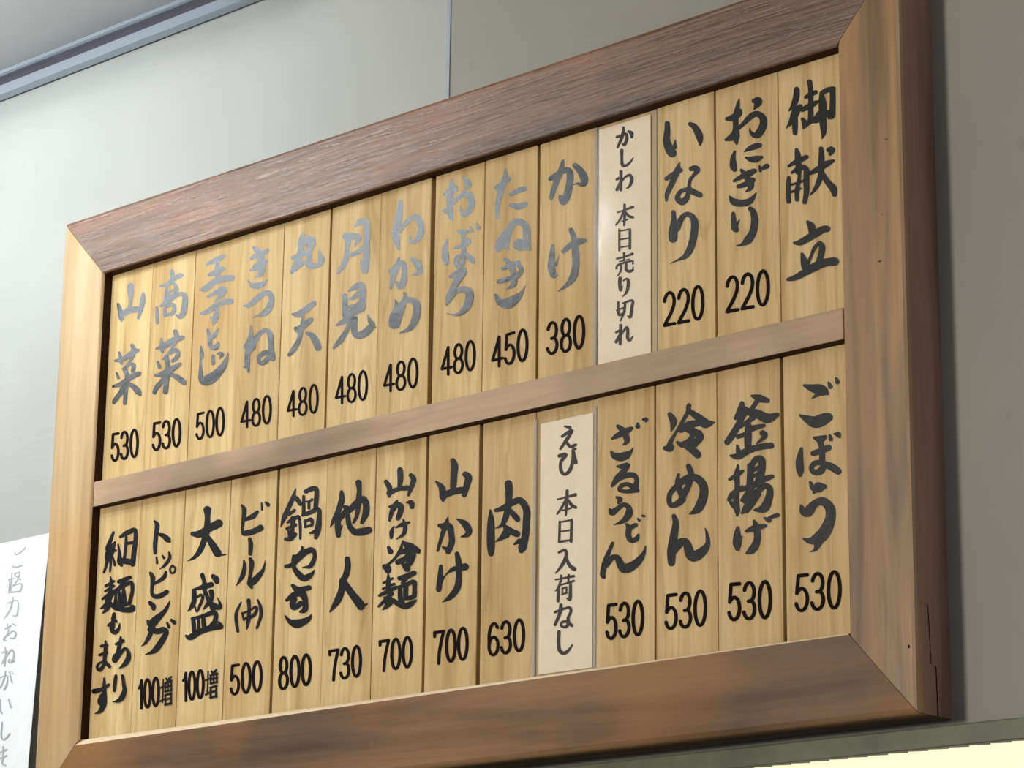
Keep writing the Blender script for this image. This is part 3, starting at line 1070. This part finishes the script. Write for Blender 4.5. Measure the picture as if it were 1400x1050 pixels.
242 95 18,295 75 22,302 130 24,270 200 24,215 270 10
300 130 20,330 200 26,372 235 30
215 325 12,290 310 14,368 295 20
262 290 16,262 340 14
325 285 16,322 335 14
255 340 14,240 390 18,215 420 10
238 390 20,235 505 22
258 370 12,370 335 16
340 350 20,340 420 22,335 490 24,310 480 10
270 400 12,310 388 12
272 400 12,272 445 12
308 388 12,305 440 12
270 450 12,310 435 12
210 600 18,280 570 20
260 540 24,250 610 24,210 705 20
290 570 14,330 560 22,345 590 20,320 650 20,325 690 24,300 725 20,262 715 16,270 685 18,310 680 20,352 712 22
243 765 24,240 850 24,248 920 26,285 945 26,325 920 20,360 868 6
@b4 810 570 7
245 90 34,290 130 60,320 180 60,330 235 50,290 272 10
190 208 24,240 180 50,320 140 60,375 110 36
435 65 24,435 90 46,440 100 36
490 25 30,512 28 46
180 330 20,210 370 60,270 385 76,330 365 70,370 330 30,390 295 6
240 475 20,300 475 56,340 460 44,310 510 50,240 590 60,190 660 28
270 590 36,330 560 50,400 560 50,425 610 40,410 680 60,430 705 40
410 700 50,330 715 36,260 700 34,280 660 40,340 645 40,400 680 50
235 770 24,265 790 50,250 825 24
170 890 30,190 915 60,240 880 44,300 840 40,350 870 50,345 940 66,290 1000 40,210 1032 8
435 975 16,450 990 26
480 945 20,495 950 26
325 1025 22,350 1060 50,345 1130 50,370 1180 50,420 1170 46,440 1130 24
330 1040 20,360 1060 40,415 1035 40
@b4 810 720 7
195 160 30,160 240 36,120 350 50,100 450 48,108 480 40
140 370 40,190 300 46,240 300 56,275 370 70,310 400 90,370 385 80,440 330 64,490 260 36,512 185 6
530 122 1095 498 1042 498 690 122 742
@b3 890 540 6.1765
160 165 40,190 220 60,180 280 30,168 310 8
120 450 36,160 445 70,165 400 40,210 320 24,270 220 30,320 130 36
322 90 40,322 130 40,400 190 60,460 240 80,540 232 10
255 290 60,330 250 60,400 240 50
320 290 60,400 330 60,420 360 50,380 400 60,340 450 50
225 400 24,270 420 50,340 370 40,350 310 50
300 430 50,370 480 60,395 505 60
415 315 34,420 350 50
320 605 44,340 680 50,310 780 50,270 850 56,260 890 56,200 930 46,160 920 40,160 840 40,220 770 46,300 710 60,380 700 60,440 760 66,445 850 70,400 960 66,325 1008 8
235 670 20,225 740 40,250 820 50,275 890 34
@b3 890 700 6.1765
195 35 36,210 100 50,190 230 66,175 340 70,175 430 56
200 330 50,250 260 66,300 260 60,330 350 80,370 375 84,440 330 70,480 270 40,475 190 24,460 140 8
530 112 1005 478 965 478 645 112 695
@b2 975 530 6.1765
330 70 24,390 90 60,460 110 40
375 110 40,320 190 36
245 135 40,235 190 60,190 260 30
270 190 60,220 300 50,170 390 56,120 460 50
270 200 60,370 220 70,460 260 80,540 230 40
230 330 30,290 290 36,340 250 50
210 415 36,280 390 40,320 350 50,430 320 30
300 320 50,295 420 60,295 520 50
205 490 20,215 540 44
420 385 50,440 410 40,370 470 14
150 575 20,210 580 56,300 530 56,400 500 50,490 490 50
140 775 24,200 740 40,250 705 26
212 655 16,200 740 46,205 830 40,195 930 46,205 1040 46
205 1040 46,205 1080 20
130 950 24,170 900 50,250 840 30
135 950 20,170 990 40,200 1030 30
315 660 50,315 730 50,310 810 50
310 690 40,360 610 50,410 610 56,410 690 60,390 780 60
310 720 34,400 660 24
315 760 30,400 720 24
240 860 36,330 830 50,420 780 50,500 750 34
330 830 50,300 890 50,250 950 34
270 960 40,370 880 46,440 830 46,480 860 50,470 940 60,430 1020 70,350 1035 16
330 920 50,270 1030 44,245 1060 20
385 900 40,330 990 34,290 1050 20
@b2 975 690 6.1765
210 195 24,205 260 54,205 330 66,208 375 34
220 330 34,248 265 6
348 135 18,365 190 50,375 280 50,355 350 60,320 390 56,278 415 8
285 225 26,350 200 50,440 178 30
440 115 20,470 130 44
480 110 24,545 88 36
530 118 990 502 965 502 630 118 660
@b1 1065 510 6.1765
215 105 24,270 125 56,340 140 86,390 160 70,415 178 20
330 180 40,280 215 10
420 80 18,435 115 40
485 48 24,495 75 40
175 355 16,230 385 56,310 415 96,390 385 90,420 375 70
190 640 26,175 740 60,180 820 60,180 860 34
300 548 24,350 560 60,395 540 30
350 580 50,365 650 44,365 760 50
290 680 44,350 660 50,420 630 50
370 760 44,310 760 44,275 800 40,300 840 44,350 830 56,375 790 50,380 760 44
380 770 44,440 790 60,500 830 56
430 525 20,440 560 34
465 515 12,500 520 46,512 540 24
265 920 20,290 970 50,340 965 84,385 960 40
310 990 50,290 1020 10
@b1 1065 670 6.1765
190 135 24,210 180 66,250 180 84,300 120 60,370 95 66,430 150 76,435 240 80,390 350 96,330 410 90,260 430 50,200 408 6
340 420 80,310 500 30,260 522 4
530 128 1038 535 1005 535 668 128 712
@n0 0 720 6.5625
135 235 10,150 250 12,200 220 12,230 185 10
108 330 8,120 360 12,150 362 12,200 350 12
110 415 10,95 590 10
80 480 10,130 465 10
85 480 6,80 600 8
130 430 10,180 410 10,160 480 10,110 540 6
140 440 10,190 480 10
120 530 10,195 515 10,185 580 10
100 590 12,180 580 12
85 520 8,90 590 8
120 635 10,95 740 12,40 825 8
65 690 10,160 665 10,155 790 12,115 800 8
50 920 14,100 890 14
70 870 8,75 950 8,35 1010 14,60 1020 8
50 990 10,110 940 10,145 955 12,130 1000 12,95 1000 10
115 870 10,145 890 12
@n0 0 880 6.1765
45 30 10,50 100 10,40 190 10
20 80 8,60 60 8,20 170 10
40 130 8,100 50 10,120 90 12,105 150 12,75 160 8,80 135 8,120 150 12
5 290 8,60 270 10,60 340 12,35 390 10
50 235 10,35 300 10,5 370 10
85 270 10,105 330 12
80 240 8,88 262 8
100 235 8,112 258 8
5 470 10,5 560 12,20 590 12
75 470 10,95 540 12
20 665 10,12 780 12,40 810 12,85 760 10
0 920 10,60 895 12
0 970 10,60 945 12
30 870 10,28 960 10,20 1010 12,55 1030 10
"""
T = parse(TRACE)

# ------------------------------------------------------------------ plaques
# seams between plaques, from the left: x and the width of the gap
TOPS = [(0.0002, 0), (0.0703, .0004), (0.1410, .0003), (0.2109, .0004), (0.2812, .0004), (0.3519, .0030), (0.4248, .0005), (0.4986, .0055), (0.5685, .0014), (0.6395, .0028), (0.7114, .0004), (0.7868, .0004), (0.8547, .0018), (0.9262, .0005), (0.9998, 0)]
BOTS = [(0.0002, 0), (0.0696, .0003), (0.1409, .0004), (0.2125, .0005), (0.2848, .0042), (0.3572, .0004), (0.4265, .0004), (0.4974, .0044), (0.5687, .0040), (0.6385, .0004), (0.7145, .0004), (0.7838, .0022), (0.8545, .0005), (0.9258, .0030), (0.9998, 0)]
LBL = {
 't1': 'pale wooden heading plaque reading Okondate 御献立 without a price, right end of top row',
 't2': 'pale wooden plaque reading Onigiri おにぎり 220, next to the heading plaque in top row',
 't3': 'pale wooden plaque reading Inari いなり 220, right of the sold out note in top row',
 't4': 'wooden plaque hidden behind the sold out note in the top row',
 't5': 'pale wooden plaque reading Kake かけ 380, left of the sold out note in top row',
 't6': 'pale wooden plaque reading Tanuki たぬき 450 in shiny ink, top row',
 't7': 'pale wooden plaque reading Oboro おぼろ 480, right of the wide dark gap in top row',
 't8': 'pale wooden plaque reading Wakame わかめ 480, left of the wide dark gap in top row',
 't9': 'pale wooden plaque reading Tsukimi 月見 480 in shiny ink, top row',
 't10': 'pale wooden plaque reading Maruten 丸天 480 in shiny ink, top row',
 't11': 'pale wooden plaque reading Kitsune きつね 480 in shiny ink, top row',
 't12': 'pale wooden plaque reading Tamagotoji 玉子とじ 500 in shiny ink, top row',
 't13': 'pale wooden plaque reading Takana 高菜 530, second from left in top row',
 't14': 'pale wooden plaque reading Sansai 山菜 530, left end of top row',
 'b1': 'pale wooden plaque reading Gobo ごぼう 530, right end of bottom row',
 'b2': 'pale wooden plaque reading Kamaage 釜揚げ 530 in black ink, bottom row',
 'b3': 'pale wooden plaque reading Hiyamen 冷めん 530 in black ink, bottom row',
 'b4': 'pale wooden plaque reading Zaru-udon ざるうどん 530, right of the no stock note in bottom row',
 'b5': 'wooden plaque hidden behind the no stock note in the bottom row',
 'b6': 'pale wooden plaque reading Niku 肉 630, left of the no stock note in bottom row',
 'b7': 'pale wooden plaque reading Yamakake 山かけ 700, between two dark gaps in bottom row',
 'b8': 'pale wooden plaque reading Yamakake Reimen 山かけ冷麺 700 in five characters, bottom row',
 'b9': 'pale wooden plaque reading Tanin 他人 730 in black ink, bottom row',
 'b10': 'pale wooden plaque reading Nabeyaki 鍋やき 800 in black ink, bottom row',
 'b11': 'pale wooden plaque reading Beer ビール(中) 500 in black ink, bottom row',
 'b12': 'pale wooden plaque reading Omori 大盛 100増, third from left in bottom row',
 'b13': 'pale wooden plaque reading Topping トッピング 100増, second from left in bottom row',
 'b14': 'pale wooden plaque reading Hosomen 細麺もあります without a price, left end of bottom row',
}
PY = 0.013
for row, seams, z0, z1 in (('t', TOPS, MZ1 + 0.0002, H - 0.0002), ('b', BOTS, 0.0002, MZ0 - 0.0002)):
    for k in range(14):
        idn = row + str(14 - k)
        dy = random.uniform(-0.0005, 0.0006)
        if idn in ('t4', 'b5'): dy = 0.0009
        xa = seams[k][0] + seams[k][1] / 2; xb = seams[k + 1][0] - seams[k + 1][1] / 2
        Y = PY + dy
        bm = bmesh.new(); box(bm, xa, xb, Y, 0.0222, z0, z1, 0.0006, 2)
        o = obj('menu_plaque', bm, M_PLAQUE, None, ((xa + xb) / 2, 0.0222, z0))
        tag(o, LBL[idn], 'plaque', 'wooden menu plaques in the top row' if row == 't' else 'wooden menu plaques in the bottom row')
        if idn in ('t4', 'b5'): continue
        fn = lambda x, y, Y=Y: at(x, y, Y) + Vector((0, -0.00018, 0))
        obj('lettering', strokes_mesh(T[idn]['s'], fn, 1.07), M_INK, o)
        for sp in T[idn]['p']:
            obj('price_number', poly_mesh(price_strokes(sp), fn), M_PRICE, o)

# ------------------------------------------------------------------ the two notes in clear sleeves
def sleeve_note(idn, cs, cp, label):
    """cs, cp: corners of sleeve and paper (x0, x1, z0, z1)"""
    Yp = PY - 0.0004
    t = empty('sleeved_note', ((cs[0] + cs[1]) / 2, PY, cs[2])); tag(t, label, 'note', 'sleeved notes over the plaques')
    bm = bmesh.new(); box(bm, cp[0], cp[1], Yp, Yp + 0.0003, cp[2], cp[3]); pp = obj('paper', bm, M_PAPER, t)
    fn = lambda x, y: at(x, y, Yp) + Vector((0, -0.0001, 0))
    obj('lettering', strokes_mesh(T[idn]['s'], fn, 1.22, 8e-6), M_PRINT, pp)
    # front sheet, bulging a little, and the welded rims
    bm = bmesh.new(); n = 16; m = 10; rows = []
    for j in range(m + 1):
        z = cs[2] + (cs[3] - cs[2]) * j / m; rw = []
        for i in range(n + 1):
            u = i / n; x = cs[0] + 0.0036 + (cs[1] - cs[0] - 0.0072) * u
            y = Yp - 0.0009 - 0.0009 * math.sin(math.pi * u) ** 0.5 * (1 + 0.25 * math.sin(5 * z * 6 + 2 * u))
            rw.append(bm.verts.new((x, y, z)))
        rows.append(rw)
    for a, b in zip(rows[:-1], rows[1:]):
        for i in range(n): bm.faces.new((a[i], a[i + 1], b[i + 1], b[i]))
    obj('clear_front', bm, M_SLEEVE, t, smooth=True)
    for xa, xb in ((cs[0], cs[0] + 0.0036), (cs[1] - 0.0036, cs[1])):
        bm = bmesh.new(); box(bm, xa, xb, Yp - 0.0009, Yp + 0.0002, cs[2], cs[3], 0.0004)
        obj('side_rim', bm, M_RIM, t)
def zx(x, y): p = at(x, y, PY); return p.x, p.z
sleeve_note('t4', (0.7105, 0.7870, MZ1 + 0.0015, H - 0.001), (zx(818.5, 400)[0], zx(890, 300)[0], MZ1 + 0.002, H - 0.004), 'cream paper note in a clear sleeve saying chicken sold out, かしわ 本日売り切れ, top row')
sleeve_note('b5', (0.6375, 0.7150, 0.001, MZ0 - 0.008), (zx(738.5, 700)[0], zx(811, 700)[0], 0.0035, MZ0 - 0.013), 'cream paper note in a clear sleeve saying no shrimp today, えび 本日入荷なし, bottom row')

# ------------------------------------------------------------------ white notice at the left
def notice_y(x, z):
    t = (0.26 - z) / 0.36
    return WY - 0.003 - 0.016 * max(0, min(1, t)) ** 0.8
bm = bmesh.new(); n = 16; m = 8
XN0, XN1 = -0.34, -0.1265
g3 = []
for j in range(n + 1):
    rw = []
    for i in range(m + 1):
        x = XN0 + (XN1 - XN0) * i / m; z = 0.2475 - 0.48 * j / n
        rw.append((x, z))
    g3.append(rw)
fr = [[bm.verts.new((x, notice_y(x, z), z)) for x, z in rw] for rw in g3]
bk = [[bm.verts.new((x, notice_y(x, z) + 0.0005, z)) for x, z in rw] for rw in g3]
for G in (fr, bk):
    for a, b in zip(G[:-1], G[1:]):
        for i in range(m): bm.faces.new((a[i], a[i + 1], b[i + 1], b[i]))
def edge_loop(G): return [r[0] for r in G] + G[-1][1:] + [r[-1] for r in reversed(G[:-1])] + list(reversed(G[0][1:-1]))
e1, e2 = edge_loop(fr), edge_loop(bk)
for i in range(len(e1)):
    j = (i + 1) % len(e1); bm.faces.new((e1[i], e1[j], e2[j], e2[i]))
bmesh.ops.recalc_face_normals(bm, faces=bm.faces)
no = obj('paper_notice', bm, M_WHITE)
tag(no, 'white paper notice with pale grey vertical writing, left of the frame', 'notice')
def nfn(x, y):
    p = at(x, y, WY - 0.01)
    for _ in range(3): p = at(x, y, notice_y(p.x, p.z))
    return p + Vector((0, -0.0004, 0))
obj('lettering', strokes_mesh(T['n0']['s'], nfn, 1.15, 8e-6), M_GREY, no)
